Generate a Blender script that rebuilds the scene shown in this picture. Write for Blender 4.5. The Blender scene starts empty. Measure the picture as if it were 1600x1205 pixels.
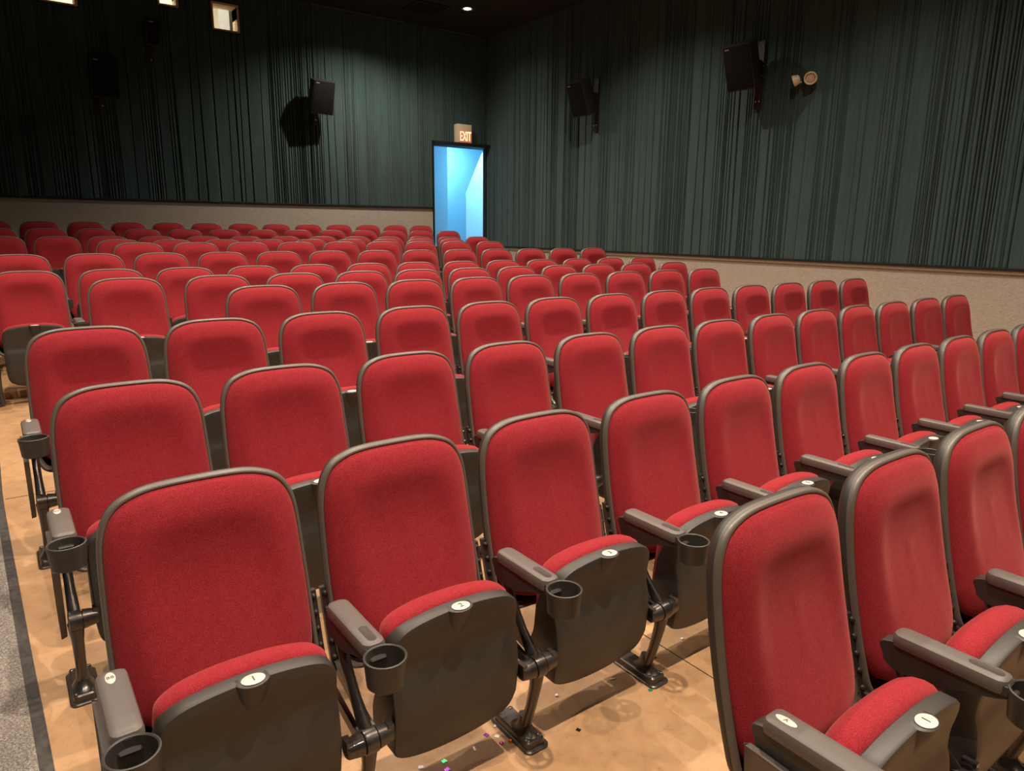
import bpy, bmesh, math, random
from mathutils import Vector, Matrix

C = bpy.context.scene.collection
scn = bpy.context.scene
PI = math.pi

# ------------------------------------------------------------------ camera
EYE = 1.60
def set_camera():
    pitch, roll, yaw = math.radians(12.58), math.radians(.54), math.radians(36.2)
    c, s = math.cos(yaw), math.sin(yaw)
    fh = Vector((s, c, 0)); r = Vector((c, -s, 0)); z = Vector((0, 0, 1))
    F = fh*math.cos(pitch) - z*math.sin(pitch); U = fh*math.sin(pitch) + z*math.cos(pitch)
    R = r*math.cos(roll) + U*math.sin(roll); U2 = -r*math.sin(roll) + U*math.cos(roll)
    cd = bpy.data.cameras.new('camera'); cd.sensor_width = 36; cd.lens = 1100/1600*36
    cd.clip_start = .05; cd.clip_end = 100
    co = bpy.data.objects.new('camera', cd); C.objects.link(co)
    M = Matrix((R, U2, -F)).transposed().to_4x4(); M.translation = Vector((0, 0, EYE))
    co.matrix_world = M
    scn.camera = co
set_camera()

# ------------------------------------------------------------------ world, exposure
w = bpy.data.worlds.new('world'); scn.world = w; w.use_nodes = True
w.node_tree.nodes['Background'].inputs[0].default_value = (.8, .75, .7, 1)
w.node_tree.nodes['Background'].inputs[1].default_value = .0
scn.view_settings.view_transform = 'Standard'; scn.view_settings.look = 'None'
scn.view_settings.exposure = 0.0; scn.view_settings.gamma = 1
scn.view_settings.use_curve_mapping = False

ROOM_X0, ROOM_X1, ROOM_Y0, ROOM_Y1, CEIL = -6.0, 8.78, -4.5, 12.96, 5.38
# downlights: x, y, watts, spot angle
LAMPS = [(7.32, 11.44, 80, 140), (5.75, 11.30, 560, 142),
         (6.6, 7.7, 400, 134), (4.2, 7.7, 330, 132), (2.1, 6.6, 300, 130), (-.2, 6.2, 260, 116),
         (6.4, 4.1, 360, 128), (4.0, 4.1, 340, 128), (1.7, 4.1, 360, 126), (-.6, 4.1, 260, 126),
         (6.0, .65, 380, 130), (3.52, .65, 430, 130), (1.40, .65, 560, 130), (-.9, .65, 300, 130),
         (3.5, -2.4, 50, 130), (.5, -2.4, 50, 130)]
LAMP_COL = (1.0, .83, .66)

# ------------------------------------------------------------------ materials
def new_mat(name, col, rough=.5, metal=0., spec=.5, sheen=0., coat=0.):
    m = bpy.data.materials.new(name); m.use_nodes = True
    b = m.node_tree.nodes['Principled BSDF']
    b.inputs['Base Color'].default_value = (*col, 1); b.inputs['Roughness'].default_value = rough
    b.inputs['Metallic'].default_value = metal; b.inputs['Specular IOR Level'].default_value = spec
    b.inputs['Sheen Weight'].default_value = sheen; b.inputs['Coat Weight'].default_value = coat
    return m, m.node_tree, b
def noise(nt, scale, detail=4, rough=.6, vec=None, dist=0.):
    n = nt.nodes.new('ShaderNodeTexNoise'); n.inputs['Scale'].default_value = scale
    n.inputs['Detail'].default_value = detail; n.inputs['Roughness'].default_value = rough
    n.inputs['Distortion'].default_value = dist
    if vec: nt.links.new(vec, n.inputs['Vector'])
    return n
def coords(nt, kind='Object', scale=None):
    t = nt.nodes.new('ShaderNodeTexCoord'); o = t.outputs[kind]
    if scale:
        mp = nt.nodes.new('ShaderNodeMapping'); mp.inputs['Scale'].default_value = scale
        nt.links.new(o, mp.inputs['Vector']); o = mp.outputs['Vector']
    return o
def ramp(nt, src, stops):
    r = nt.nodes.new('ShaderNodeValToRGB'); e = r.color_ramp.elements
    while len(e) < len(stops): e.new(.5)
    for k, (p, c) in enumerate(stops): e[k].position = p; e[k].color = (*c, 1)
    nt.links.new(src, r.inputs['Fac']); return r.outputs['Color']
def bump(nt, b, src, strength, dist):
    n = nt.nodes.new('ShaderNodeBump'); n.inputs['Strength'].default_value = strength
    n.inputs['Distance'].default_value = dist
    nt.links.new(src, n.inputs['Height']); nt.links.new(n.outputs['Normal'], b.inputs['Normal'])
def mixc(nt, fac, a, b):
    m = nt.nodes.new('ShaderNodeMix'); m.data_type = 'RGBA'
    for s, v in ((m.inputs[0], fac), (m.inputs[6], a), (m.inputs[7], b)):
        if isinstance(v, (int, float)): s.default_value = v
        elif isinstance(v, tuple): s.default_value = (*v, 1)
        else: nt.links.new(v, s)
    return m.outputs[2]

M = {}
# red wool-like upholstery
m, nt, b = new_mat('red_fabric', (.5, .02, .03), .92, spec=.15, sheen=.35)
b.inputs['Sheen Roughness'].default_value = .45
b.inputs['Sheen Tint'].default_value = (1, .35, .3, 1)
v = coords(nt)
n1 = noise(nt, 420, 4, .8, v); n2 = noise(nt, 45, 5, .7, v); n3 = noise(nt, 5, 3, .5, v)
c1 = ramp(nt, n1.outputs[0], [(.34, (.17, .007, .013)), (.50, (.30, .018, .027)), (.68, (.60, .095, .105))])
c2 = ramp(nt, n2.outputs[0], [(.3, (.27, .014, .022)), (.7, (.35, .024, .034))])
c = mixc(nt, .5, c1, c2)
nt.links.new(c, b.inputs['Base Color'])
bump(nt, b, n1.outputs[0], .5, .0015)
M['fabric'] = m
# charcoal plastic
m, nt, b = new_mat('charcoal_plastic', (.045, .039, .035), .42, spec=.5)
v = coords(nt); n = noise(nt, 700, 2, .5, v)
n2 = noise(nt, 6, 4, .6, v)
r = nt.nodes.new('ShaderNodeMapRange'); r.inputs[3].default_value = .38; r.inputs[4].default_value = .56
nt.links.new(n2.outputs[0], r.inputs[0]); nt.links.new(r.outputs[0], b.inputs['Roughness'])
bump(nt, b, n.outputs[0], .25, .0006)
M['plastic'] = m
m, nt, b = new_mat('lit_rim_plastic', (.125, .108, .090), .40, spec=.6)  # light on the rim and shade on the shell put into their colours
n = noise(nt, 700, 2, .5, coords(nt)); bump(nt, b, n.outputs[0], .2, .0006); M['lit_rim'] = m
# seat underside: same plastic with pale scuffs low down
m, nt, b = new_mat('scuffed_plastic', (.042, .038, .034), .46, spec=.55)
v = coords(nt, scale=(30, 30, 4)); n = noise(nt, 1.6, 6, .75, v)
sc = ramp(nt, n.outputs[0], [(.60, (0, 0, 0)), (.74, (.5, .5, .5)), (.9, (1, 1, 1))])
g = nt.nodes.new('ShaderNodeTexCoord'); sx = nt.nodes.new('ShaderNodeSeparateXYZ'); nt.links.new(g.outputs['Object'], sx.inputs[0])
mr = nt.nodes.new('ShaderNodeMapRange'); mr.inputs[1].default_value = .22; mr.inputs[2].default_value = .40
nt.links.new(sx.outputs['Z'], mr.inputs[0])
tri = nt.nodes.new('ShaderNodeValToRGB'); e = tri.color_ramp.elements
e[0].position = 0; e[0].color = (0, 0, 0, 1); e[1].position = 1; e[1].color = (0, 0, 0, 1)
k = e.new(.75); k.color = (1, 1, 1, 1); k = e.new(.98); k.color = (.5, .5, .5, 1)
nt.links.new(mr.outputs[0], tri.inputs['Fac'])
mm = nt.nodes.new('ShaderNodeMath'); mm.operation = 'MULTIPLY'; nt.links.new(sc, mm.inputs[0]); nt.links.new(tri.outputs['Color'], mm.inputs[1])
m2 = nt.nodes.new('ShaderNodeMath'); m2.operation = 'MULTIPLY'; m2.inputs[1].default_value = .5; nt.links.new(mm.outputs[0], m2.inputs[0])
nt.links.new(mixc(nt, m2.outputs[0], (.042, .038, .034), (.34, .31, .28)), b.inputs['Base Color'])
n = noise(nt, 700, 2, .5, coords(nt)); bump(nt, b, n.outputs[0], .2, .0006)
M['pan'] = m
m, nt, b = new_mat('armrest_plastic', (.125, .107, .098), .45, spec=.5)
n = noise(nt, 600, 2, .5, coords(nt)); bump(nt, b, n.outputs[0], .2, .0006); M['arm'] = m
m, nt, b = new_mat('armrest_slot', (.045, .036, .031), .6)
n = noise(nt, 90, 3, .5, coords(nt)); bump(nt, b, n.outputs[0], .4, .001); M['slot'] = m
m, nt, b = new_mat('dark_metal', (.075, .066, .06), .30, metal=.6, spec=.6, coat=.3)
n = noise(nt, 60, 3, .5, coords(nt)); bump(nt, b, n.outputs[0], .12, .001); M['metal'] = m
m, nt, b = new_mat('steel', (.6, .58, .54), .3, metal=1.); M['steel'] = m
m, nt, b = new_mat('white_plate', (.82, .79, .72), .4)
n = noise(nt, 30, 3, .5, coords(nt)); nt.links.new(ramp(nt, n.outputs[0], [(.3, (.62, .58, .52)), (.7, (.69, .66, .60))]), b.inputs['Base Color'])
M['plate'] = m
m, nt, b = new_mat('cup_plastic', (.048, .043, .038), .45, spec=.5)
n = noise(nt, 600, 2, .5, coords(nt)); bump(nt, b, n.outputs[0], .2, .0006); M['cup'] = m
m, nt, b = new_mat('ink', (.12, .10, .09), .6); M['ink'] = m
# floor: stained tan concrete
m, nt, b = new_mat('floor_concrete', (.5, .3, .15), .55, spec=.4)
v = coords(nt)
na = noise(nt, 1.3, 8, .65, v, .6); nb = noise(nt, 14, 6, .65, v, .4); nc = noise(nt, 90, 3, .6, v)
ca = ramp(nt, na.outputs[0], [(.3, (.34, .185, .085)), (.5, (.46, .265, .13)), (.7, (.55, .34, .18))])
cb = ramp(nt, nb.outputs[0], [(.28, (.27, .145, .065)), (.46, (.46, .265, .13)), (.72, (.57, .36, .20))])
cc = mixc(nt, .5, ca, cb)
spk = ramp(nt, nc.outputs[0], [(.24, (.35, .35, .35)), (.34, (1, 1, 1))])
mu = nt.nodes.new('ShaderNodeMix'); mu.data_type = 'RGBA'; mu.blend_type = 'MULTIPLY'; mu.inputs[0].default_value = .6
nt.links.new(cc, mu.inputs[6]); nt.links.new(spk, mu.inputs[7]); nt.links.new(mu.outputs[2], b.inputs['Base Color'])
bump(nt, b, nb.outputs[0], .15, .004)
M['floor'] = m
m, nt, b = new_mat('floor_joint', (.05, .03, .02), .9); M['joint'] = m
# carpets
def carpet(name, lo, mid, hi, sc=260, bs=.9, bd=.006):
    m, nt, b = new_mat(name, mid, 1., spec=.05, sheen=.1)
    v = coords(nt); n = noise(nt, sc, 3, .75, v); n2 = noise(nt, 5, 4, .6, v)
    c = ramp(nt, n.outputs[0], [(.30, lo), (.5, mid), (.72, hi)])
    d = ramp(nt, n2.outputs[0], [(.3, (.75, .75, .75)), (.7, (1.05, 1.0, .95))])
    mu = nt.nodes.new('ShaderNodeMix'); mu.data_type = 'RGBA'; mu.blend_type = 'MULTIPLY'; mu.inputs[0].default_value = .7
    nt.links.new(c, mu.inputs[6]); nt.links.new(d, mu.inputs[7]); nt.links.new(mu.outputs[2], b.inputs['Base Color'])
    bump(nt, b, n.outputs[0], bs, bd); return m
M['carpet'] = carpet('grey_carpet', (.09, .082, .075), (.30, .27, .245), (.62, .57, .51), 170)
m, nt, b = new_mat('rubber_strip', (.05, .046, .045), .7, spec=.3)
n = noise(nt, 40, 5, .6, coords(nt)); nt.links.new(ramp(nt, n.outputs[0], [(.3, (.035, .032, .032)), (.7, (.085, .075, .07))]), b.inputs['Base Color'])
M['rubber'] = m
# wainscot: taupe wall carpet with horizontal flecks
m, nt, b = new_mat('wainscot_fabric', (.4, .35, .3), 1., spec=.05)
v = coords(nt, scale=(1, 1, 3.5)); n = noise(nt, 34, 5, .75, v, .8); n2 = noise(nt, 300, 2, .6, coords(nt))
c = ramp(nt, n.outputs[0], [(.28, (.28, .24, .21)), (.5, (.44, .39, .34)), (.66, (.50, .445, .39)), (.76, (.68, .63, .55))])
nt.links.new(c, b.inputs['Base Color']); bump(nt, b, n.outputs[0], .5, .006)
M['wains'] = m
m, nt, b = new_mat('drape_fabric', (.035, .075, .07), .85, spec=.25, sheen=.2)
v = coords(nt, scale=(1, 1, .05)); n = noise(nt, 30, 4, .6, v)
nt.links.new(ramp(nt, n.outputs[0], [(.3, (.028, .057, .060)), (.7, (.048, .089, .090))]), b.inputs['Base Color'])
n2 = noise(nt, 500, 2, .5, coords(nt)); bump(nt, b, n2.outputs[0], .2, .0008)
M['drape'] = m
m, nt, b = new_mat('black_paint', (.012, .011, .011), .7, spec=.3)
n = noise(nt, 12, 3, .6, coords(nt)); bump(nt, b, n.outputs[0], .1, .003); M['black'] = m
m, nt, b = new_mat('ceiling_black', (.02, .018, .017), .85, spec=.3)
n = noise(nt, 60, 3, .6, coords(nt)); bump(nt, b, n.outputs[0], .4, .004); M['ceil'] = m
m, nt, b = new_mat('speaker_black', (.018, .015, .013), .5, spec=.5)
n = noise(nt, 300, 2, .6, coords(nt)); bump(nt, b, n.outputs[0], .3, .001); M['spk'] = m
m, nt, b = new_mat('speaker_grille', (.004, .004, .004), .8, spec=.2)
n = noise(nt, 400, 2, .6, coords(nt)); bump(nt, b, n.outputs[0], .6, .002); M['grille'] = m
m, nt, b = new_mat('white_wall', (.72, .76, .78), .8)
n = noise(nt, 8, 3, .5, coords(nt)); bump(nt, b, n.outputs[0], .1, .002); M['white'] = m
m, nt, b = new_mat('blue_lit_wall', (.40, .66, .80), .8)  # blue light on the vestibule walls put into their colour
n = noise(nt, 8, 3, .5, coords(nt)); bump(nt, b, n.outputs[0], .1, .002); M['blue_lit'] = m
m, nt, b = new_mat('booth_wall', (.75, .70, .58), .8)
n = noise(nt, 8, 3, .5, coords(nt)); bump(nt, b, n.outputs[0], .1, .002); M['booth'] = m
m, nt, b = new_mat('pale_wood', (.50, .33, .17), .55)
v = coords(nt, scale=(2, 2, 20)); n = noise(nt, 6, 4, .6, v)
nt.links.new(ramp(nt, n.outputs[0], [(.3, (.55, .38, .20)), (.7, (.75, .56, .33))]), b.inputs['Base Color']); M['wood'] = m
m, nt, b = new_mat('cream_plastic', (.74, .64, .46), .5)
n = noise(nt, 30, 2, .5, coords(nt)); bump(nt, b, n.outputs[0], .05, .001); M['cream'] = m
m, nt, b = new_mat('grey_metal', (.35, .36, .38), .45, metal=.3)
n = noise(nt, 40, 2, .5, coords(nt)); bump(nt, b, n.outputs[0], .1, .001); M['grey'] = m
m, nt, b = new_mat('glass', (1, 1, 1), .02); b.inputs['Transmission Weight'].default_value = 1.; b.inputs['IOR'].default_value = 1.1; M['glass'] = m
def emit(name, col, s):
    m, nt, b = new_mat(name, col, .5)
    b.inputs['Emission Color'].default_value = (*col, 1); b.inputs['Emission Strength'].default_value = s; return m
M['lens'] = emit('lamp_lens', (1, .86, .66), 30)
M['exit_letters'] = emit('exit_letters', (1, .78, .42), 1.9)
M['exit_face'] = emit('exit_face', (.9, .22, .10), .35)
M['booth_lamp'] = emit('booth_lamp', (1, .93, .75), 3)
M['blue_lamp'] = emit('blue_lamp', (.35, .75, 1), 6)
def bits(name, col, metal=.6): m, nt, b = new_mat(name, col, .2, metal=metal); return m
CONF = {'white': bits('foil_white', (.9, .88, .9), .2), 'green': bits('foil_green', (.02, .45, .2)), 'pink': bits('foil_pink', (.9, .15, .6)),
        'orange': bits('foil_orange', (.9, .2, .02)), 'blue': bits('foil_blue', (.03, .1, .5)), 'purple': bits('foil_purple', (.35, .05, .6)),
        'black': bits('foil_black', (.02, .02, .02), 0)}

# ------------------------------------------------------------------ helpers
class MB:
    def __init__(s): s.v = []; s.f = []
    def add(s, vs, fs):
        n = len(s.v); s.v += [tuple(p) for p in vs]; s.f += [tuple(i+n for i in f) for f in fs]; return s
    def box(s, x0, x1, y0, y1, z0, z1, mat=None):
        vs = [(x, y, z) for x in (x0, x1) for y in (y0, y1) for z in (z0, z1)]
        if mat is not None: vs = [mat @ Vector(p) for p in vs]
        return s.add(vs, [(0, 1, 3, 2), (4, 6, 7, 5), (0, 4, 5, 1), (2, 3, 7, 6), (0, 2, 6, 4), (1, 5, 7, 3)])
    def rings(s, rr, cap0=True, cap1=True):
        """rr: list of rings (lists of points, equal length)"""
        n = len(rr[0]); vs = [p for r in rr for p in r]; fs = []
        for k in range(len(rr)-1):
            for i in range(n):
                j = (i+1) % n; fs.append((k*n+i, k*n+j, (k+1)*n+j, (k+1)*n+i))
        def cap(k):
            c = sum((Vector(p) for p in rr[k]), Vector())/n; vs.append(tuple(c)); q = len(vs)-1
            for i in range(n): fs.append((k*n+i, k*n+(i+1) % n, q))
        if cap0: cap(0)
        if cap1: cap(len(rr)-1)
        return s.add(vs, fs)
    def tube(s, pts, rad, n=10, ex=1.):
        """rad: list of radii, or (rx, ry) pairs; x-direction of section kept along world x"""
        rr = []
        P = [Vector(p) for p in pts]
        for i, p in enumerate(P):
            t = (P[min(i+1, len(P)-1)] - P[max(i-1, 0)]).normalized()
            a = Vector((1, 0, 0)) - t*t.x
            if a.length < .1: a = Vector((0, 1, 0)) - t*t.y
            a.normalize(); bb = t.cross(a)
            r = rad[i]; rx, ry = (r, r) if isinstance(r, (int, float)) else r
            rr.append([p + a*rx*math.cos(2*PI*k/n) + bb*ry*math.sin(2*PI*k/n) for k in range(n)])
        return s.rings(rr)
    def lathe(s, prof, n=24, mat=None, closed=False):
        rr = []
        for r, z in prof:
            ring = [Vector((r*math.cos(2*PI*k/n), r*math.sin(2*PI*k/n), z)) for k in range(n)]
            if mat is not None: ring = [mat @ p for p in ring]
            rr.append(ring)
        if closed: rr.append(rr[0])
        return s.rings(rr, not closed, not closed)
    def build(s, name, mat, parent=None, angle=40, bevel=0):
        me = bpy.data.meshes.new(name); me.from_pydata(s.v, [], s.f); me.update()
        bm = bmesh.new(); bm.from_mesh(me)
        bmesh.ops.remove_doubles(bm, verts=bm.verts, dist=1e-5)
        if bevel:
            ed = [e for e in bm.edges if len(e.link_faces) == 2 and e.calc_face_angle(0) > .6]
            bmesh.ops.bevel(bm, geom=ed, offset=bevel, segments=2, profile=.6, affect='EDGES', clamp_overlap=True)
        bmesh.ops.recalc_face_normals(bm, faces=bm.faces)
        bm.to_mesh(me); bm.free()
        for p in me.polygons: p.use_smooth = True
        me.set_sharp_from_angle(angle=math.radians(angle))
        me.materials.append(mat)
        o = bpy.data.objects.new(name, me); C.objects.link(o)
        if parent: o.parent = parent
        return o
def tag(o, label=None, cat=None, group=None, kind=None):
    if label: o['label'] = label
    if cat: o['category'] = cat
    if group: o['group'] = group
    if kind: o['kind'] = kind
    return o
def empty(name, loc=(0, 0, 0), rz=0):
    o = bpy.data.objects.new(name, None); o.empty_display_size = .1; C.objects.link(o)
    o.location = loc; o.rotation_euler = (0, 0, rz); return o
def copy_tree(o, parent=None):
    c = o.copy(); C.objects.link(c); c.parent = parent
    for ch in o.children: copy_tree(ch, c)
    return c
def struct(mb, name, mat, **k):
    o = mb.build(name, mat, **k); o['kind'] = 'structure'; return o
def catmull(pts, n, closed=True):
    out = []; N = len(pts); segs = N if closed else N-1
    for i in range(segs):
        g = lambda k: Vector(pts[k % N]) if closed else Vector(pts[max(0, min(N-1, k))])
        p0, p1, p2, p3 = g(i-1), g(i), g(i+1), g(i+2)
        for j in range(n):
            t = j/n
            out.append(.5*((2*p1)+(-p0+p2)*t+(2*p0-5*p1+4*p2-p3)*t*t+(-p0+3*p1-3*p2+p3)*t**3))
    return out
def sym(right):      # mirror a right half outline (top centre .. bottom centre) into a closed loop
    left = [(-x, z) for x, z in reversed(right[1:-1])] if right[0][0] == 0 else [(-x, z) for x, z in reversed(right)]
    return right + left
def inset_rings(outline, rr, fn):
    xs = [p[0] for p in outline]; zs = [p[1] for p in outline]
    cx, cz = (min(xs)+max(xs))/2, (min(zs)+max(zs))/2; hx, hz = (max(xs)-min(xs))/2, (max(zs)-min(zs))/2
    out = []
    for d, h in rr:
        fx, fz = max(.02, 1-d/hx), max(.02, 1-d/hz)
        out.append([fn(cx+(p[0]-cx)*fx, cz+(p[1]-cz)*fz, h) for p in outline])
    return out
def text_mesh(name, txt, size, mat, M4, parent, extrude=.0004):
    cu = bpy.data.curves.new(name, 'FONT'); cu.body = txt; cu.size = size; cu.extrude = extrude
    cu.align_x = 'CENTER'; cu.align_y = 'CENTER'
    o = bpy.data.objects.new('tmp_text', cu); C.objects.link(o)
    dg = bpy.context.evaluated_depsgraph_get(); me = bpy.data.meshes.new_from_object(o.evaluated_get(dg))
    bpy.data.objects.remove(o); bpy.data.curves.remove(cu)
    me.transform(M4); me.materials.clear(); me.materials.append(mat); me.name = name
    q = bpy.data.objects.new(name, me); C.objects.link(q)
    if parent: q.parent = parent
    return q

# ------------------------------------------------------------------ rows and floor profile
ROWS = [
    (0, 0.919, .003, [1.473, 2.033, 2.593, 3.153]),
    (1, 1.887, -.004, [0.368, 0.926, 1.486, 2.046, 2.606, 3.164, 3.724, 4.29, 4.855, 5.415, 5.975]),
    (2, 2.831, 0.076, [0.340, 0.900, 1.470, 2.030, 2.589, 3.148, 3.697, 4.262, 4.812, 5.368, 5.933, 6.515, 7.085]),
    (3, 3.785, 0.168, [0.312, 0.880, 1.447, 2.017, 2.571, 3.114, 3.67, 4.233, 4.792, 5.353, 5.919, 6.497, 7.06]),
    (4, 4.772, 0.248, [1.432, 2.001, 2.567, 3.119, 3.667, 4.227, 4.791, 5.359, 5.926]),
    (5, 5.690, 0.264, [0.752, 1.375, 1.971, 2.544, 3.094, 3.65, 4.20, 4.75, 5.305, 5.877, 6.50]),
    (6, 6.622, 0.279, [0.20, 0.779, 1.34, 1.913, 2.479, 3.04, 3.587, 4.141, 4.698, 5.262, 5.816, 6.376, 6.951]),
    (7, 7.538, 0.373, [0.18, 0.761, 1.321, 1.887, 2.452, 3.008, 3.572, 4.129, 4.691, 5.244, 5.795, 6.358, 6.915]),
    (8, 8.427, 0.450, [1.27, 1.836, 2.393, 2.961, 3.517, 4.079, 4.631, 5.188, 5.751]),
    (9, 9.339, 0.465, [1.215, 1.776, 2.348, 2.908, 3.473, 4.042, 4.576, 5.127, 5.686]),
    (10, 10.392, 0.488, [0.115, 0.682, 1.234, 1.8, 2.373, 2.927, 3.488, 4.055, 4.603, 5.159, 5.722, 6.274, 6.829]),
    (11, 11.281, 0.578, [0.07, 0.627, 1.194, 1.768, 2.323, 2.878, 3.437, 3.999, 4.562, 5.125, 5.676, 6.221, 6.786]),
    (12, 12.278, 0.670, [0.05, 0.615, 1.185, 1.746, 2.306, 2.864, 3.438, 3.983, 4.541, 5.104, 5.662, 6.221, 6.771]),
]
FLOOR = [(ROOM_Y0, -.004), (1.2, -.004), (1.78, -.004)]
for k, D, z, xs in ROWS[2:]:
    FLOOR += [(D-.45, z), (D-.12, z)]
    if k == 6: FLOOR += [(6.545, z), (6.55, z+.055)]
FLOOR.append((16.0, .70))
FLOOR = [f for i, f in enumerate(FLOOR) if i == 0 or f[0] > FLOOR[i-1][0]]
def floor_z(y):
    for (y0, z0), (y1, z1) in zip(FLOOR, FLOOR[1:]):
        if y <= y1: return z0 + (z1-z0)*(y-y0)/(y1-y0)
    return FLOOR[-1][1]
mb = MB()
vs = []; fs = []
for y, z in FLOOR: vs += [(ROOM_X0, y, z), (10.5, y, z)]
n = len(FLOOR)
for k in range(n-1): fs.append((2*k, 2*k+1, 2*k+3, 2*k+2))
for y, z in FLOOR: vs += [(ROOM_X0, y, -.25), (10.5, y, -.25)]
q = 2*n
for k in range(n-1): fs += [(q+2*k, q+2*k+2, q+2*k+3, q+2*k+1), (2*k, 2*k+2, q+2*k+2, q+2*k), (2*k+1, q+2*k+1, q+2*k+3, 2*k+3)]
fs += [(0, q, q+1, 1), (2*n-2, 2*n-1, q+2*n-1, q+2*n-2)]
mb.add(vs, fs); struct(mb, 'floor', M['floor'], angle=20)

def ribbon(name, path, width_fn, mat, th, lift=.0):
    """strip laid on the floor. path: list of (x,y); width towards -x"""
    rr = []
    for x, y in path:
        wd = width_fn(y); z = floor_z(y) + lift
        rr.append([(x, y, z-.01), (x, y, z+th), (x-wd, y, z+th), (x-wd, y, z-.01)])
    return MB().rings(rr).build(name, mat, angle=30)
def edge_x(y):
    t = [(-4.5, .24), (1.2, .008), (2.1, -.026), (2.93, -.056), (4.2, -.097), (5.5, -.102), (9., -.2), (12.9, -.3)]
    for (a, b_), (c_, d) in zip(t, t[1:]):
        if y <= c_: return b_+(d-b_)*(y-a)/(c_-a)
    return -.3
ys = sorted(set([-4.4+.25*i for i in range(70)] + [f[0] for f in FLOOR if -4.4 < f[0] < 12.9]))
ys = [y for y in ys if y < 12.85]
o = ribbon('carpet_edge_strip', [(edge_x(y), y) for y in ys], lambda y: .036, M['rubber'], .006)
tag(o, 'dark rubber strip edging the grey aisle carpet beside the tan floor', 'edging')
o = ribbon('aisle_carpet', [(edge_x(y)-.036, y) for y in ys], lambda y: 1.3, M['carpet'], .008)
tag(o, 'speckled grey carpet running up the aisle left of the seats', 'carpet')
# saw-cut joints in the floor
mb = MB()
for x in (1.955, 5.2):
    for y0, y1 in zip(ys, ys[1:]):
        if y0 < 12.5: mb.add([(x-.0025, y0, floor_z(y0)+.0006), (x+.0025, y0, floor_z(y0)+.0006), (x+.0025, y1, floor_z(y1)+.0006), (x-.0025, y1, floor_z(y1)+.0006)], [(0, 1, 2, 3)])
for y in (4.22,):
    mb.add([(-.09, y-.003, floor_z(y)+.0006), (8.5, y-.003, floor_z(y)+.0006), (8.5, y+.003, floor_z(y)+.0006), (-.09, y+.003, floor_z(y)+.0006)], [(0, 1, 2, 3)])
struct(mb, 'trim_1', M['joint'])

# ------------------------------------------------------------------ walls
WB = 1.99    # wainscot top of back wall (z)
WR = 1.221   # wainscot top of right wall
WY = 12.90   # visible face of back wall
WX = 8.72
PORTS = [(.93, 1.475, 4.715, 5.15), (2.565, 2.86, 4.937, 5.20), (3.35, 3.777, 4.706, 5.125)]
DOOR = (7.435, 8.76, .3, 3.222)
def panel_wall(u0, u1, z0, z1, holes, put):
    us = sorted({u0, u1, *[h[0] for h in holes], *[h[1] for h in holes]}); zs = sorted({z0, z1, *[h[2] for h in holes], *[h[3] for h in holes]})
    us = [u for u in us if u0 <= u <= u1]; zs = [z for z in zs if z0 <= z <= z1]
    mb = MB()
    for a, b_ in zip(us, us[1:]):
        for c_, d in zip(zs, zs[1:]):
            um, zm = (a+b_)/2, (c_+d)/2
            if any(h[0] < um < h[1] and h[2] < zm < h[3] for h in holes): continue
            put(mb, a, b_, c_, d)
    return mb
mb = panel_wall(ROOM_X0, 8.80, -.25, CEIL+.2, PORTS+[DOOR], lambda mb, a, b_, c_, d: mb.box(a, b_, 12.94, 13.10, c_, d))
struct(mb, 'wall_back', M['black'])
mb = MB(); mb.box(8.76, 8.95, ROOM_Y0, 13.0, -.25, CEIL+.2); struct(mb, 'wall_right', M['black'])
mb = MB(); mb.box(ROOM_X0-.1, ROOM_X0, ROOM_Y0, 13.1, -.25, CEIL+.2); struct(mb, 'wall_left', M['black'])
mb = MB(); mb.box(ROOM_X0-.1, 8.95, ROOM_Y0-.1, ROOM_Y0, -.25, CEIL+.2); struct(mb, 'wall_front', M['black'])
mb = MB(); mb.box(ROOM_X0-.1, 8.95, ROOM_Y0-.1, 13.1, CEIL, CEIL+.15); struct(mb, 'ceiling', M['ceil'])
# wainscots
mb = MB(); mb.box(ROOM_X0, 7.40, 12.90, 12.945, .3, WB-.01); struct(mb, 'trim_2', M['wains'])
mb = MB(); mb.box(8.725, 8.765, ROOM_Y0, 12.9, -.1, WR-.05); struct(mb, 'trim_3', M['wains'])
mb = MB(); mb.box(8.70, 8.765, ROOM_Y0, 12.9, WR-.05, WR-.012); struct(mb, 'trim_4', M['wains'], bevel=.004)
# black battens under the drapes
mb = MB(); mb.box(ROOM_X0, 7.40, 12.87, 12.945, WB-.012, WB+.018); struct(mb, 'trim_5', M['black'], bevel=.003)
mb = MB(); mb.box(8.68, 8.765, ROOM_Y0, 12.87, WR-.012, WR+.016); struct(mb, 'trim_6', M['black'], bevel=.003)
# door casing
mb = MB()
mb.box(7.40, 7.425, 12.86, 12.94, .4, 3.29); mb.box(7.40, 8.70, 12.73, 12.94, 3.225, 3.29); mb.box(8.675, 8.70, 12.86, 12.90, .4, 3.225)
struct(mb, 'trim_7', M['black'], bevel=.004)
# ceiling edge trim with catch-light
mb = MB(); mb.box(5.0, 6.80, 12.84, 12.90, CEIL-.016, CEIL-.004); mb.box(7.62, 8.50, 12.84, 12.90, CEIL-.016, CEIL-.004); struct(mb, 'trim_8', M['arm'])

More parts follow.
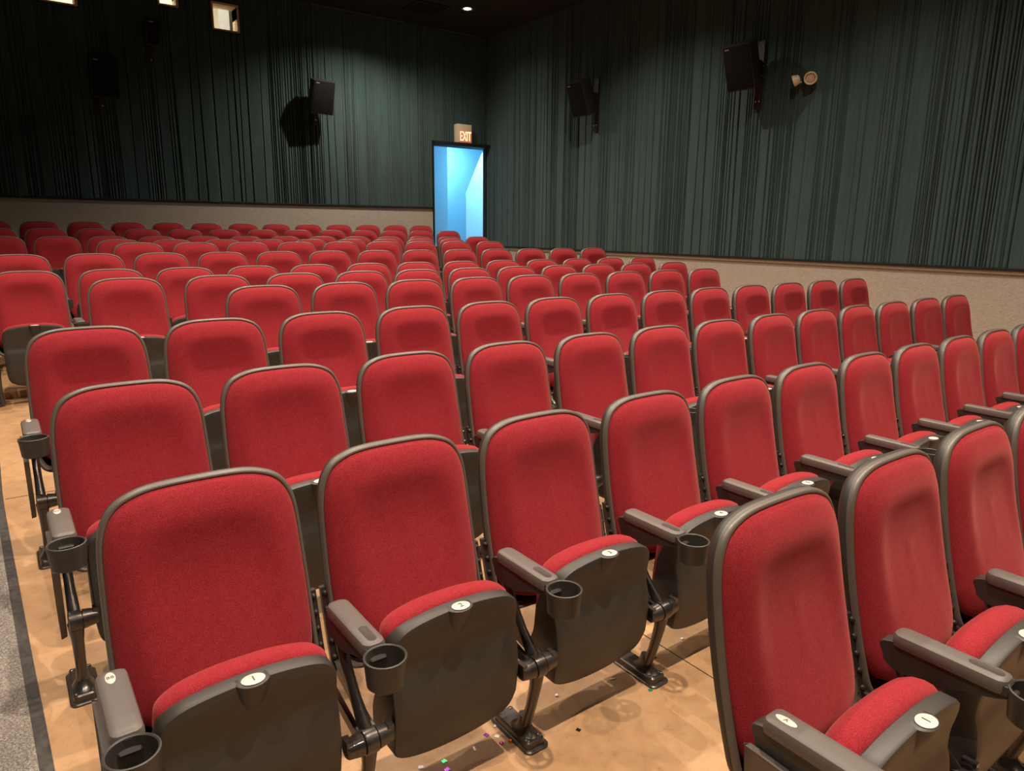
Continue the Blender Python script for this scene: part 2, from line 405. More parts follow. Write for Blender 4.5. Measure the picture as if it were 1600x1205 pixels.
# drapes: real folds
def drape(name, u0, u1, z0, z1, holes, place, seed, label):
    rnd = random.Random(seed)
    du = .0045; nu = int((u1-u0)/du)+1
    zs = sorted({z0 + (z1-z0)*k/16 for k in range(17)} | {h[2] for h in holes if z0 < h[2] < z1} | {h[3] for h in holes if z0 < h[3] < z1})
    folds = []; u = u0
    while u < u1:
        if rnd.random() < .40:                         # a tight bunch
            n = rnd.randint(3, 8)
            for _ in range(n):
                folds.append((u, rnd.uniform(.0045, .008), rnd.uniform(.02, .055), rnd.uniform(-.012, .012), rnd.uniform(.45, 1.6))); u += rnd.uniform(.020, .055)
        else:
            folds.append((u, rnd.uniform(.0045, .009), rnd.uniform(.012, .055), rnd.uniform(-.03, .03), rnd.uniform(.4, 1.6))); u += rnd.uniform(.045, .22)
    folds.sort(); import bisect
    keys = [f[0] for f in folds]
    waves = [(rnd.uniform(3, 14), rnd.uniform(0, 6.28), rnd.uniform(.001, .004)) for _ in range(5)]
    vs = []; fs = []
    us = sorted([u0+du*i for i in range(nu)] + [h[0] for h in holes] + [h[1] for h in holes])
    for z in zs:
        tz = (z-z0)/(z1-z0)
        for uu in us:
            d = sum(a*math.sin(w_*uu+p+.5*tz) for w_, p, a in waves)
            lo = bisect.bisect_left(keys, uu-.09); hi = bisect.bisect_right(keys, uu+.09)
            for f in folds[lo:hi]:
                c0 = f[0]+f[3]*tz*1.5; x = (uu-c0)/f[1]
                amp = f[2]*min(1, max(.05, (1.12-tz)*f[4]*1.5))
                d -= amp*math.exp(-x*x)
                d += amp*.08*math.exp(-((x-2.2)**2))
            d = max(d, -.05)
            vs.append(place(uu, z, d))
    n = len(us)
    for k in range(len(zs)-1):
        for i in range(n-1):
            um, zm = (us[i]+us[i+1])/2, (zs[k]+zs[k+1])/2
            if any(h[0] < um < h[1] and h[2] < zm < h[3] for h in holes): continue
            fs.append((k*n+i, k*n+i+1, (k+1)*n+i+1, (k+1)*n+i))
    o = MB().add(vs, fs).build(name, M['drape'], angle=80)
    return tag(o, label, 'curtain')
HB = [(p[0]-.02, p[1]+.02, p[2]-.02, p[3]+.02) for p in PORTS]
drape('pleated_drape', -.6, 8.70, WB, CEIL, HB+[(7.385, 8.71, 1.9, 3.30)], lambda u, z, d: (u, 12.875-d, z), 3,
      'dark green pleated fabric covering the back wall above the grey wainscot')
drape('pleated_drape', .6, 12.86, WR, CEIL, [], lambda u, z, d: (8.695-d, u, z), 8,
      'dark green pleated fabric covering the right wall from the corner forward')

# ------------------------------------------------------------------ exit vestibule
mb = MB()
mb.box(7.0, 11.0, 15.4, 15.5, .3, 4.6)          # far wall
mb.box(7.25, 7.33, 13.10, 15.4, .3, 4.6)        # left wall
mb.box(10.9, 11.0, 13.10, 15.4, .3, 4.6)        # right wall
mb.box(8.80, 11.0, 13.10, 13.15, .3, 4.6)
mb.box(7.0, 11.0, 13.10, 15.5, 3.72, 3.82)      # ceiling
mb.box(7.33, 8.475, 14.10, 14.20, .3, 3.60)      # pier beside the doorway
struct(mb, 'wall_vestibule', M['blue_lit'])
# pale sloping stair wall on the right of the vestibule
mb = MB()
prof = [(9.09, .3), (10.5, .3), (10.5, 4.1), (10.0, 3.72), (9.55, 3.30), (9.09, 2.35)]
mb.add([(x, y, z) for y in (14.3, 14.34) for x, z in prof], [(0, 1, 2, 3, 4, 5), (11, 10, 9, 8, 7, 6)] + [(i, i+6, (i+1) % 6+6, (i+1) % 6) for i in range(6)])
struct(mb, 'wall_stair', M['white'], angle=20)
for x, y, en, lb in ((9.7, 13.5, 56, 'bluish light panel over the vestibule just inside the exit'), (8.95, 14.8, 46, 'added bluish light panel behind the pier, brightening the far vestibule wall')):  # the deeper panel is added to brighten the far wall
    t = empty('ceiling_light', (x, y, 3.72)); tag(t, lb, 'light')
    mb = MB(); mb.box(-.35, .35, -.2, .2, -.05, 0); mb.build('light_housing', M['white'], t, bevel=.005)
    mb = MB(); mb.box(-.32, .32, -.17, .17, -.056, -.05); mb.build('diffuser', M['blue_lamp'], t)
    ld = bpy.data.lights.new('vestibule_light', 'AREA'); ld.shape = 'RECTANGLE'; ld.size = .6; ld.size_y = .3; ld.energy = en; ld.color = (.34, .74, 1)
    lo = bpy.data.objects.new('vestibule_light', ld); C.objects.link(lo); lo.parent = t; lo.location = (0, 0, -.07)

# ------------------------------------------------------------------ projection booth and ports
for nm, bx in (('wall_booth_back', (.3, 4.6, 15.2, 15.3, 4.0, 6.2)), ('wall_booth_left', (.2, .3, 13.1, 15.3, 4.0, 6.2)), ('wall_booth_right', (4.6, 4.7, 13.1, 15.3, 4.0, 6.2)),
               ('floor_booth', (.2, 4.7, 13.1, 15.3, 3.9, 4.0)), ('ceiling_booth', (.2, 4.7, 13.1, 15.3, 6.2, 6.3)), ('wall_booth_front', (.2, 4.7, 13.1, 13.12, 5.5, 6.2))):
    mb = MB(); mb.box(*bx); struct(mb, nm, M['booth'])
for i, (x0, x1, z0, z1) in enumerate(PORTS):
    t = empty('window_%d' % (i+1), ((x0+x1)/2, 12.9, z0)); t['kind'] = 'structure'
    a, h = (x1-x0)/2, z1-z0
    for nm, y0, y1, th in (('window_frame', -.05, .22, .035),):
        mb = MB(); mb.box(-a, -a+th*.6, y0, y1, 0, h); mb.box(a-th, a, y0, y1, 0, h); mb.box(-a+th*.6, a-th, y0, y1, 0, th*.5); mb.box(-a+th*.6, a-th, y0, y1, h-th, h)
        mb.build(nm, M['wood'], t, bevel=.002)
    mb = MB(); mb.box(-a+.02, a-.035, .08, .086, .017, h-.035); mb.build('pane', M['glass'], t)
t = empty('booth_lamp', (2.4, 14.2, 6.2)); tag(t, 'fluorescent light fitting glowing inside the projection booth', 'light')
mb = MB(); mb.box(-.7, .7, -.08, .08, -.06, 0); mb.build('housing', M['white'], t)
mb = MB(); mb.box(-.66, .66, -.06, .06, -.075, -.06); mb.build('tube_cover', M['booth_lamp'], t)
ld = bpy.data.lights.new('booth_light', 'AREA'); ld.shape = 'RECTANGLE'; ld.size = 1.4; ld.size_y = .2; ld.energy = 75; ld.color = (1, .93, .76)
lo = bpy.data.objects.new('booth_light', ld); C.objects.link(lo); lo.parent = t; lo.location = (0, 0, -.09)
t = empty('projector', (3.93, 14.0, 4.0)); tag(t, 'grey projector standing in the booth behind the rightmost lit port', 'projector')
mb = MB(); mb.box(-.09, .12, -.35, .35, .62, 1.62); mb.build('housing', M['grey'], t, bevel=.01)
mb = MB(); mb.box(-.14, .17, -.3, .3, 0, .62); mb.build('stand', M['grey'], t, bevel=.01)
mb = MB(); mb.lathe([(.05, 0), (.055, .02), (.045, .12), (.035, .12), (.035, .05)], 20, Matrix.Translation((0.02, -.34, 1.05)) @ Matrix.Rotation(PI/2, 4, 'X')); mb.build('lens', M['spk'], t)

# ------------------------------------------------------------------ downlights
first = None
for i, (x, y, p, ang) in enumerate(LAMPS):
    if first is None:
        t = empty('recessed_downlight', (x, y, CEIL)); first = t
        mb = MB(); mb.lathe([(.065, -.002), (.10, -.004), (.105, -.010), (.10, -.014), (.072, -.012), (.065, -.004)], 28, closed=True); mb.build('trim_ring', M['grey'], t)
        mb = MB(); mb.lathe([(.064, -.010), (.05, -.014), (.02, -.017)], 28); mb.build('lens', M['lens'], t)
    else:
        t = copy_tree(first); t.location = (x, y, CEIL)
    tag(t, 'round warm downlight glowing in the black ceiling above the exit corner' if i == 0 else 'round warm downlight in the black ceiling over the seats, beyond the view', 'ceiling light', 'ceiling downlights')
    ld = bpy.data.lights.new('downlight', 'SPOT'); ld.energy = p; ld.color = LAMP_COL; ld.spot_size = math.radians(ang); ld.spot_blend = .8; ld.shadow_soft_size = .035
    lo = bpy.data.objects.new('downlight_beam', ld); C.objects.link(lo); lo.parent = t; lo.location = (0, 0, -.03)
# air vent in the ceiling
t = empty('ceiling_vent', (6.72, 11.86, CEIL)); tag(t, 'black square air vent in the ceiling beside the glowing downlight', 'vent')
mb = MB(); mb.box(-.32, .32, -.32, -.28, -.02, 0); mb.box(-.32, .32, .28, .32, -.02, 0); mb.box(-.32, -.28, -.28, .28, -.02, 0); mb.box(.28, .32, -.28, .28, -.02, 0); mb.build('frame', M['black'], t)
mb = MB()
for k in range(7): mb.box(-.28, .28, -.26+k*.08, -.22+k*.08, -.016, -.004)
mb.build('louvre', M['black'], t)

# ------------------------------------------------------------------ wall speakers
def speaker(loc, wall, yaw, tilt, w_, h_, d_, stand, label, group):
    """loc: cabinet centre; wall: 'y' or 'x' wall; yaw: horizontal direction the grille faces"""
    t = empty('wall_speaker', loc); tag(t, label, 'speaker', group)
    Rm = Matrix.Rotation(yaw, 4, 'Z') @ Matrix.Rotation(tilt, 4, 'X')        # grille faces local -y
    a = w_/2
    prof = [(-a, -d_/2), (a, -d_/2), (a, d_*.1), (a*.62, d_/2), (-a*.62, d_/2), (-a, d_*.1)]
    mb = MB(); mb.rings([[Rm @ Vector((x, y, z)) for x, y in prof] for z in (-h_/2, h_/2)]); mb.build('cabinet', M['spk'], t, bevel=.006, angle=30)
    mb = MB(); mb.box(-a+.012, a-.012, -d_/2-.008, -d_/2+.002, -h_/2+.012, h_/2-.012, Rm); mb.build('grille', M['grille'], t, bevel=.003)
    mb = MB(); mb.box(-a+.04, -a+.10, -d_/2-.011, -d_/2-.006, h_/2-.05, h_/2-.035, Rm); mb.build('badge', M['grey'], t)
    # bracket: wall plate, arm, screws
    L = Vector(loc)
    mb = MB()
    if wall == 'y':
        dy = 12.87-L.y; mb.box(-.05, .05, dy-.03, dy-.005, -.46, .12); mb.tube([(0, dy-.02, -.12), (0, .08, -.12), (0, .04, -.02)], [.022, .022, .022], 10)
        sc = [(0, dy-.03, -.36)]; rot = Matrix.Rotation(PI/2, 4, 'X')
    else:
        dx = 8.685-L.x; mb.box(dx-.03, dx-.005, -.055, .055, -.52, .34)
        mb.box(dx-.16, dx-.03, -.02, .02, -.16, .10); mb.tube([(dx-.15, 0, 0), (.1, 0, 0), (.02, 0, 0)], [.025, .025, .02], 10)
        sc = [(dx-.03, -.03, .27), (dx-.03, .025, .27), (dx-.03, -.03, -.42), (dx-.03, .025, -.42), (dx-.03, -.045, .02), (dx-.03, -.045, -.1)]; rot = Matrix.Rotation(-PI/2, 4, 'Y')
    mb.build('bracket', M['spk'], t, bevel=.003)
    for s_ in sc:
        mb = MB(); mb.lathe([(.012, 0), (.012, .004), (.006, .008)], 12, Matrix.Translation(s_) @ rot); mb.build('screw', M['steel'], t)
    return t
G = 'wall mounted surround speakers'
speaker((4.99, 12.56, 3.82), 'y', .10, .30, .40, .54, .24, 0, 'black wall speaker casting a shadow left of the exit door', G)
speaker((1.65, 12.45, 3.72), 'y', .05, .30, .37, .55, .28, 0, 'black wall speaker in the dark on the far left of the back wall', G)
speaker((2.39, 12.62, 4.47), 'y', .05, .25, .20, .36, .20, 0, 'small black speaker near the ceiling left of the rightmost lit port', G)
speaker((8.36, 9.48, 3.76), 'x', -PI/2+.06, .38, .36, .54, .30, 0, 'black tilted speaker on the right wall nearest the exit corner', G)
speaker((8.33, 6.26, 3.73), 'x', -PI/2+.06, .38, .40, .56, .30, 0, 'black tilted speaker on the right wall beside the emergency light', G)

# ------------------------------------------------------------------ emergency light, exit sign
t = empty('emergency_light', (8.66, 5.53, 3.455)); tag(t, 'cream twin-head emergency light on the dark pleated right wall', 'emergency light')
mb = MB(); mb.box(-.03, .03, -.07, .07, -.05, .05); mb.build('mount', M['black'], t, bevel=.004)
def head(cy, d, r):
    q = Vector(d).normalized().to_track_quat('Z', 'Y').to_matrix().to_4x4(); Mx = Matrix.Translation((-.09, cy, .02)) @ q
    h = MB().lathe([(.02, -.07), (r*.75, -.055), (r, 0), (r, .02), (r*.86, .02), (r*.80, .008), (.02, -.02)], 24, Mx).build('lamp_head', M['cream'], t)
    MB().lathe([(r*.62, .011), (r*.3, -.004), (.012, -.008)], 20, Mx).build('reflector', M['steel'], h)
    MB().lathe([(.012, .0), (.014, .012), (.006, .02)], 12, Mx).build('bulb', M['plate'], h)
    MB().tube([(-.01, cy*.5, .0), (-.05, cy*.8, .01), (-.08, cy, .015)], [.010, .010, .010], 8).build('swivel_arm', M['cream'], t)
head(.13, (-.45, .85, -.35), .068); head(-.09, (-.75, -.45, -.45), .078)

t = empty('exit_sign', (8.075, 12.79, 3.292)); tag(t, 'lit cream EXIT sign above the blue doorway', 'exit sign')
mb = MB(); mb.box(-.170, .170, -.05, .085, 0, .355); mb.build('housing', M['cream'], t, bevel=.006)
mb = MB(); mb.box(-.130, .162, -.053, -.048, .012, .235); mb.build('face', M['exit_face'], t, bevel=.002)
text_mesh('lettering', 'EXIT', .235, M['exit_letters'], Matrix.Translation((.018, -.056, .115)) @ Matrix.Rotation(PI/2, 4, 'X') @ Matrix.Diagonal((.56, 1.1, 1, 1)), t, .002)

# ------------------------------------------------------------------ the theatre seat
def back_y(z): h = max(0, .97-z); return -(.10*h+.19*h*h)
BACK = sym([(0, .97), (.10, .9675), (.160, .956), (.206, .932), (.234, .889), (.247, .83), (.252, .73), (.255, .6), (.255, .45), (.250, .385), (.215, .345), (.12, .335), (0, .333)])
BACKP = [tuple(p) for p in catmull(BACK, 4)]
def lum(x, z):       # how far inside the pad we are, for the lumbar swell
    t = min(1, max(0, (.78-z)/.30)); t = t*t*(3-2*t); e = min(1, max(0, (.24-abs(x))/.16)); e = e*e*(3-2*e); return .026*t*e
def dish(x, z):      # shallow dish of the inner panel below the padded top roll
    e = min(1, max(0, (min(.255-abs(x), .965-z)-.062)/.075)); e = e*e*(3-2*e)
    t = max(0, 1-abs(z-.70)/(.21 if z > .70 else .34)); t = t*t*(3-2*t); return .009*e*t
def make_shell():
    rr = [(.018, .004), (.003, -.002), (0, .003), (0, .010), (.004, .022), (.016, .034), (.05, .047), (.12, .056), (.22, .060)]
    return MB().rings(inset_rings(BACKP, rr, lambda x, z, h: (x, back_y(z)+h, z)), False, True)
def make_rim():
    rr = [(.018, .002), (.0125, -.011), (.0105, -.0155), (.006, -.0165), (.0015, -.013), (-.0005, -.006), (-.0005, .001), (.004, .003)]
    return MB().rings(inset_rings(BACKP, rr, lambda x, z, h: (x, back_y(z)+h, z)), False, False)
PAD = sym([(0, .97), (.10, .9675), (.160, .956), (.206, .932), (.234, .889), (.247, .83), (.252, .73), (.255, .6), (.253, .50), (.243, .435), (.212, .388), (.12, .365), (0, .362)])
PADP = [tuple(p) for p in catmull(PAD, 4)]
def make_back_pad():
    rr = [(.013, .004), (.0115, -.010), (.013, -.018), (.022, -.029), (.038, -.039), (.056, -.048), (.074, -.0545), (.090, -.0565), (.106, -.0560), (.125, -.0540), (.145, -.0520), (.17, -.0510), (.205, -.0505), (.24, -.0505)]
    return MB().rings(inset_rings(PADP, rr, lambda x, z, h: (x, back_y(z)+h-(lum(x, z) if h < -.015 else 0)+dish(x, z), z)), True, True)
PAN = sym([(0, .592), (.08, .588), (.15, .576), (.186, .556), (.202, .525), (.207, .46), (.207, .38), (.206, .28), (.200, .205), (.175, .165), (.10, .138), (0, .129)])
PANP = [tuple(p) for p in catmull(PAN, 4)]
def pan_y(z):
    t = [(.10, -.335), (.17, -.362), (.24, -.384), (.33, -.392), (.395, -.384), (.425, -.374), (.47, -.376), (.55, -.392), (.60, -.398), (.7, -.40)]
    for (a, b_), (c_, d) in zip(t, t[1:]):
        if z <= c_: return b_+(d-b_)*(z-a)/(c_-a)
    return -.4
def make_pan():
    deep = lambda z: .045 + .095*min(1, max(0, (.57-z)/.28))
    def fn(x, z, h):
        if h > .9: return (x, pan_y(z)+deep(z)+(h-1), z)
        return (x, pan_y(z)+h, z)
    rr = [(.03, 1.0), (.004, 1.0), (0, .997), (0, .010), (.003, .003), (.010, 0), (.03, 0), (.05, 0), (.075, 0), (.10, 0), (.13, 0), (.16, 0), (.19, 0)]
    mb = MB().rings(inset_rings(PANP, rr, fn), True, True)
    # thumb tab under the number plate
    def tabring(z, r, pz):
        return [(r*math.cos(a), pan_y(z)+.012-pz*max(0, -math.sin(a)) + (.012 if math.sin(a) > 0 else 0), z) for a in [2*PI*k/20 for k in range(20)]]
    mb.rings([tabring(.5915, .036, .030), tabring(.589, .040, .034), tabring(.575, .040, .033), tabring(.55, .036, .026), tabring(.52, .028, .017), tabring(.50, .018, .012)])
    return mb
SC = sym([(0, .600), (.08, .597), (.15, .584), (.188, .563), (.201, .535), (.203, .47), (.203, .38), (.197, .30), (.16, .25), (0, .24)])
SCP = [tuple(p) for p in catmull(SC, 4)]
def make_seat_pad():
    rr = [(.03, -.350), (.020, -.354), (.008, -.346), (.001, -.332), (0, -.314), (.004, -.292), (.014, -.274), (.030, -.262), (.06, -.254), (.12, -.250), (.18, -.250)]
    return MB().rings(inset_rings(SCP, rr, lambda x, z, h: (x, h + .04*min(1, max(0, (.55-z)/.35)), z)), True, True)

def stadium(hw, y0, y1, r, n=6, cx=0):
    pts = []
    for (sx, yy, a0) in ((1, y1-r, 0), (-1, y1-r, PI/2), (-1, y0+r, PI), (1, y0+r, 1.5*PI)):
        for k in range(n+1):
            a = a0+PI/2*k/n; pts.append((cx+sx*(hw-r)+r*math.cos(a), yy+r*math.sin(a)))
    return pts
def slab(mb, pts, rr):
    xs = [p[0] for p in pts]; ys_ = [p[1] for p in pts]; cx, cy = (min(xs)+max(xs))/2, (min(ys_)+max(ys_))/2; hx, hy = (max(xs)-min(xs))/2, (max(ys_)-min(ys_))/2
    return mb.rings([[(cx+(x-cx)*(1-d/hx), cy+(y-cy)*(1-d/hy), z) for x, y in pts] for d, z in rr])
AT = .612           # top of the armrest above the floor
def make_arm(wide=False):
    hw = .031 if not wide else .033
    mb = slab(MB(), stadium(hw, -.452, -.195, .022 if not wide else .018), [(.006, AT-.036), (.001, AT-.034), (0, AT-.026), (0, AT-.012), (.003, AT-.004), (.009, AT), (.02, AT+.001)])
    prof = [(-.190, AT-.030), (-.178, AT-.075), (-.195, AT-.098), (-.235, AT-.104), (-.300, AT-.100), (-.36, AT-.075), (-.44, AT-.050), (-.447, AT-.030)]
    prof = catmull(prof, 5); w_ = hw-.009
    rr = [[(x, -.31+(p[0]+.31)*f, AT-.06+(p[1]-AT+.06)*f) for p in prof] for x, f in ((-w_, .975), (-w_+.003, 1), (w_-.003, 1), (w_, .975))]
    b2 = MB().rings(rr)
    return mb, b2
def make_cup():
    cy, r = -.500, .0525
    prof = [(r-.006, AT-.010), (r-.003, AT-.0075), (r, AT-.009), (r+.0005, AT-.016), (r-.002, AT-.03), (r-.006, AT-.080), (r-.010, AT-.084), (r-.020, AT-.084), (r-.020, AT-.079), (r-.013, AT-.079), (r-.009, AT-.074), (r-.0065, AT-.02)]
    mb = MB().lathe(prof, 36, Matrix.Translation((0, cy, 0)), closed=True)
    for k in range(5):
        a = 2*PI*k/5+.3; Mx = Matrix.Translation((0, cy, 0)) @ Matrix.Rotation(a, 4, 'Z'); mb.box(.0, .034, -.0035, .0035, AT-.084, AT-.080, Mx)
    mb.lathe([(.020, AT-.084), (.020, AT-.079), (.006, AT-.0785)], 20, Matrix.Translation((0, cy, 0)))
    mb.box(-.026, .026, -.455, -.438, AT-.035, AT-.012)
    return mb
def make_upright():
    return MB().tube([(0, -.205, AT-.075), (0, -.245, .455), (0, -.305, .375), (0, -.365, .315), (0, -.385, .285)], [(.013, .022), (.014, .019), (.015, .018), (.018, .022), (.02, .022)], 14)
def make_hub(end=False):
    Mx = Matrix.Translation((0, -.383, .292)) @ Matrix.Rotation(PI/2, 4, 'Y')
    mb = MB().lathe([(.020, -.066), (.025, -.062), (.030, -.030), (.0315, -.021), (.026, -.020), (.026, -.018), (.034, -.017), (.035, 0), (.034, .017), (.026, .018), (.026, .020), (.0315, .021), (.030, .030), (.025, .062), (.020, .066)], 22, Mx)
    if end:
        mb = MB().lathe([(.012, -.020), (.026, -.019), (.034, -.017), (.035, 0), (.034, .017), (.026, .018), (.026, .020), (.0315, .021), (.030, .030), (.025, .062), (.020, .066)], 22, Mx)
    for s in ((1,) if end else (-1, 1)): mb.box(s*.058-.008, s*.058+.008, -.40, -.365, .285, .322)
    return mb
def make_leg():
    return MB().tube([(0, -.385, .285), (0, -.377, .22), (0, -.355, .13), (0, -.333, .06), (0, -.325, .018)], [(.024, .026), (.018, .021), (.016, .018), (.017, .018), (.026, .026)], 14)
def make_foot():
    mb = slab(MB(), stadium(.045, -.405, -.185, .022), [(0, 0), (0, .006), (.004, .009)])
    mb = slab(mb, stadium(.037, -.392, -.20, .016), [(0, .008), (.003, .026), (.008, .030)])
    mb.rings([[(sx*math.cos(a), -.322+sy*math.sin(a), z) for a in [2*PI*k/18 for k in range(18)]] for sx, sy, z in ((.034, .06, .028), (.028, .045, .036), (.02, .03, .055), (.016, .02, .085))])
    for x, y in ((-.024, -.372), (.024, -.372), (-.024, -.215), (.024, -.215)):
        mb.lathe([(.009, .028), (.008, .031), (.004, .033)], 12, Matrix.Translation((x, y, 0)))
    return mb
def make_bracket(s):
    """narrow bolted strip up the side of the back, and the bar running to the pivot"""
    rr = []
    for z in (.585, .54, .49, .44, .39, .35):
        y = back_y(z)+.004
        rr.append([(s*.248, y-.003, z), (s*.272, y-.003, z), (s*.272, y+.012, z), (s*.248, y+.012, z)])
    mb = MB().rings(rr)
    mb.rings([[(x, y, z) for x, z in ((s*.252, zz-.016), (s*.266, zz-.016), (s*.266, zz+.016), (s*.252, zz+.016))] for y, zz in ((-.11, .37), (-.22, .335), (-.37, .30))])
    for k in range(5):
        z = .57-k*.045; y = back_y(z)+.001
        mb.lathe([(.008, 0), (.0078, .005), (.004, .009)], 10, Matrix.Translation((s*.262, y, z)) @ Matrix.Rotation(PI/2, 4, 'X'))
    return mb
def make_side_panel():
    prof = [(-.440, .49), (-.41, .52), (-.20, .53), (-.17, .53), (-.19, .26), (-.22, .215), (-.31, .205), (-.345, .24)]
    return MB().rings([[(x, y, z) for y, z in prof] for x in (-.038, -.024)])
def make_plate(cx, cy, rx, ry, z):
    return MB().rings([[(cx+rx*f*math.cos(2*PI*k/28), cy+ry*f*math.sin(2*PI*k/28), zz) for k in range(28)] for f, zz in ((1, z-.0008), (1, z+.0006), (.93, z+.0012))])

HALF = .28           # arm line, left of the seat's centre
def stand_parts(root, full, wide=False, x=-HALF, cup=True):
    out = []
    a, body = make_arm(wide)
    arm = a.build('armrest', M['arm'], root, angle=35); out.append(arm)
    out.append(body.build('armrest_body', M['plastic'], root, angle=40))
    if not wide:
        s_ = slab(MB(), stadium(.0125, -.438, -.362, .0125), [(0, AT-.001), (.0005, AT+.0014), (.002, AT+.0018), (.003, AT+.0013)]).build('finger_slot', M['slot'], arm)
    out.append(make_cup().build('cup_holder', M['cup'], root, angle=30))
    out.append(make_upright().build('upright', M['metal'], root))
    if full:
        out.append(make_hub().build('pivot_hub', M['metal'], root, angle=30))
    out.append(make_leg().build('leg', M['metal'], root))
    out.append(make_foot().build('foot_plate', M['metal'], root, angle=30))
    for o in out: o.location.x = x
    return out, arm
def make_seat(full=True):
    t = empty('theater_seat')
    sh = make_shell().build('backrest_shell', M['plastic'], t, angle=50)
    make_rim().build('backrest_rim', M['lit_rim'], sh, angle=60)
    make_back_pad().build('backrest_cushion', M['fabric'], t, angle=60)
    make_pan().build('seat_pan', M['pan'], t, angle=40)
    make_seat_pad().build('seat_cushion', M['fabric'], t, angle=60)
    pl = make_plate(0, -.394, .027, .021, .5935).build('number_plate', M['plate'], t)
    stand_parts(t, full)
    make_bracket(-1).build('back_bracket', M['metal'], t, angle=30)
    make_bracket(1).build('back_bracket', M['metal'], t, angle=30)
    return t
proto = make_seat(True)
proto_far = copy_tree(proto)
for ch in list(proto_far.children):
    if ch.name.split('.')[0] in ('pivot_hub', 'back_bracket', 'foot_plate', 'upright'):
        bpy.data.objects.remove(ch)
for ch in list(proto_far.children):
    if ch.name.split('.')[0] == 'armrest':
        for g in list(ch.children): bpy.data.objects.remove(g)
proto_end = empty('armrest_stand'); stand_parts(proto_end, True, x=0)

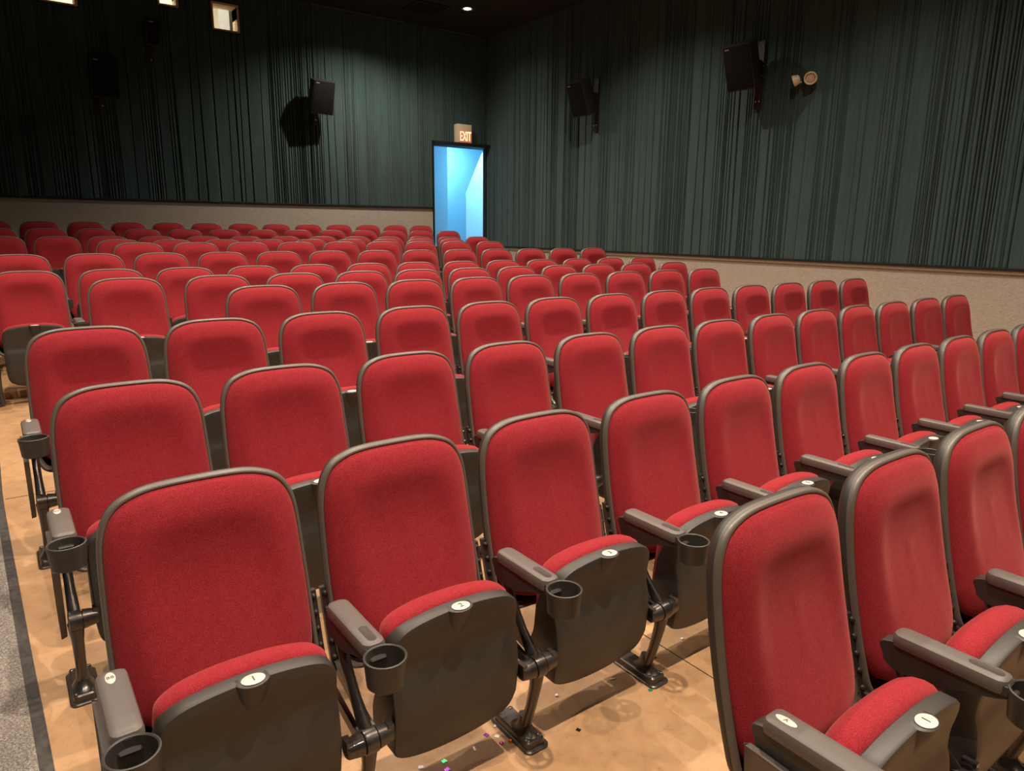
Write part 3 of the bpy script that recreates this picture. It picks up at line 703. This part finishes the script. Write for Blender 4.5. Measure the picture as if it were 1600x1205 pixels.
ORD = ['zero', 'first', 'second', 'third', 'fourth', 'fifth', 'sixth', 'seventh', 'eighth', 'ninth', 'tenth', 'eleventh', 'twelfth', 'thirteenth']
def row_name(k): return 'front row' if k == 0 else ('back row by the wall' if k == 12 else '%s row from the front' % ORD[k+1])
LETTER = {0: 'A', 1: 'BB', 2: 'CC', 3: 'DD'}
def instance(kind, src): return copy_tree(src)
def kids(root, nm): return [c for c in root.children if c.name.split('.')[0] == nm]
digit_cache = {}
for k, D, z, xs in ROWS:
    for i, x in enumerate(xs):
        near = k <= 4
        o = instance('near', proto) if near else instance('far', proto_far)
        o.location = (x, D, z)
        pos = 'leftmost' if i == 0 else ('rightmost' if i == len(xs)-1 and k >= 2 else ORD[i+1]+' from left')
        extra = ''
        if k in (0, 1) and i < 3: extra = ' numbered %d' % (i+1)
        o['label'] = 'red upholstered folding seat%s, %s in the %s' % (extra, pos, row_name(k))
        o['category'] = 'seat'; o['group'] = 'red folding theatre seats'
        # shift the shared stand to halfway between neighbours
        if i > 0:
            off = (xs[i-1]-x)/2
        else: off = -.262
        for nm in ('armrest', 'armrest_body', 'cup_holder', 'upright', 'pivot_hub', 'leg', 'foot_plate'):
            for c_ in kids(o, nm): c_.location.x = off
        if k <= 2 and i < 6:
            pl = kids(o, 'number_plate')[0]
            if (i+1) not in digit_cache:
                digit_cache[i+1] = text_mesh('seat_number', str(i+1), .026, M['ink'], Matrix.Translation((.001, -.394, .5956)), pl, .0003)
            else:
                d = digit_cache[i+1].copy(); C.objects.link(d); d.parent = pl
        if i == 0:      # aisle end: flat armrest with a row plate and a side panel
            for nm in ('armrest', 'side_panel'):
                for c_ in kids(o, nm):
                    for g in list(c_.children): bpy.data.objects.remove(g)
                    bpy.data.objects.remove(c_)
            a = make_arm(True)[0].build('armrest', M['arm'], o, angle=35); a.location.x = off
            p = make_plate(-.004, -.236, .0105, .024, AT+.0014).build('row_plate', M['plate'], a)
            if k in LETTER:
                tm = text_mesh('row_letter', LETTER[k], .014, M['ink'], Matrix.Translation((-.004, -.236, AT+.003)) @ Matrix.Rotation(-PI/2 if k == 0 else 0, 4, 'Z'), None, .0003)
                me = tm.data; bpy.data.objects.remove(tm); tq = bpy.data.objects.new('row_letter', me); C.objects.link(tq); tq.parent = a
            for c_ in kids(o, 'back_bracket'):
                if c_.data.name.startswith('back_bracket') and c_.data.vertices[0].co.x < 0: bpy.data.objects.remove(c_)
            for c_ in kids(o, 'pivot_hub'):
                bpy.data.objects.remove(c_); h_ = make_hub(True).build('pivot_hub', M['metal'], o, angle=30); h_.location.x = off
            s_ = make_side_panel().build('side_panel', M['arm'], o, bevel=.004, angle=35); s_.location.x = off
    if k not in (0, 1):
        e = copy_tree(proto_end)
        e.location = (xs[-1]+.28, D, z)
        tag(e, 'cup holder armrest stand ending the %s on the right' % row_name(k), 'armrest', 'armrest stands at the right row ends')

def drop(o):
    for ch in list(o.children): drop(ch)
    bpy.data.objects.remove(o)
for o in (proto, proto_far, proto_end): drop(o)

# ------------------------------------------------------------------ confetti on the floor
BITS = [(1.111, 1.641, 'purple', 'sq'), (1.135, 1.615, 'white', 'sq'), (1.129, 1.583, 'pink', 'dot'), (1.158, 1.572, 'orange', 'dot'), (1.423, 1.66, 'white', 'dot'),
        (1.649, 1.615, 'white', 'bar'), (.94, 1.62, 'green', 'sq'), (1.045, 1.61, 'white', 'bar'), (1.715, 1.49, 'green', 'sq'), (1.37, 1.485, 'black', 'sq'),
        (.87, 1.64, 'white', 'sq'), (1.876, 1.618, 'green', 'dot'), (2.06, 1.64, 'white', 'dot'), (1.16, 1.66, 'white', 'bar'), (1.737, 1.66, 'blue', 'sq'), (2.09, 1.72, 'black', 'sq'), (.93, 1.585, 'purple', 'sq')]
rnd = random.Random(5)
for i, (x, y, col, shp) in enumerate(BITS):
    mb = MB()
    if shp == 'dot': mb.lathe([(.0045, 0), (.0055, .002), (.003, .0045)], 10)
    elif shp == 'bar': mb.box(-.007, .007, -.0025, .0025, 0, .002)
    else: mb.box(-.0055, .0055, -.0045, .0045, 0, .0015)
    o = mb.build('confetti_piece', CONF[col]); o.scale = (1.35, 1.35, 1.2); o.location = (x, y, floor_z(y)+.0002); o.rotation_euler = (0, 0, rnd.uniform(0, 3))
    where = 'under the second seat of the second row' if x < 1.22 else ('under the third seat of the second row' if x < 1.8 else 'under the fourth seat of the second row')
    nmz = {'sq': 'square', 'dot': 'round', 'bar': 'narrow'}[shp]
    tag(o, 'tiny %s %s confetti on the floor %s' % (nmz, col, where), 'confetti', 'confetti scattered under the second row')
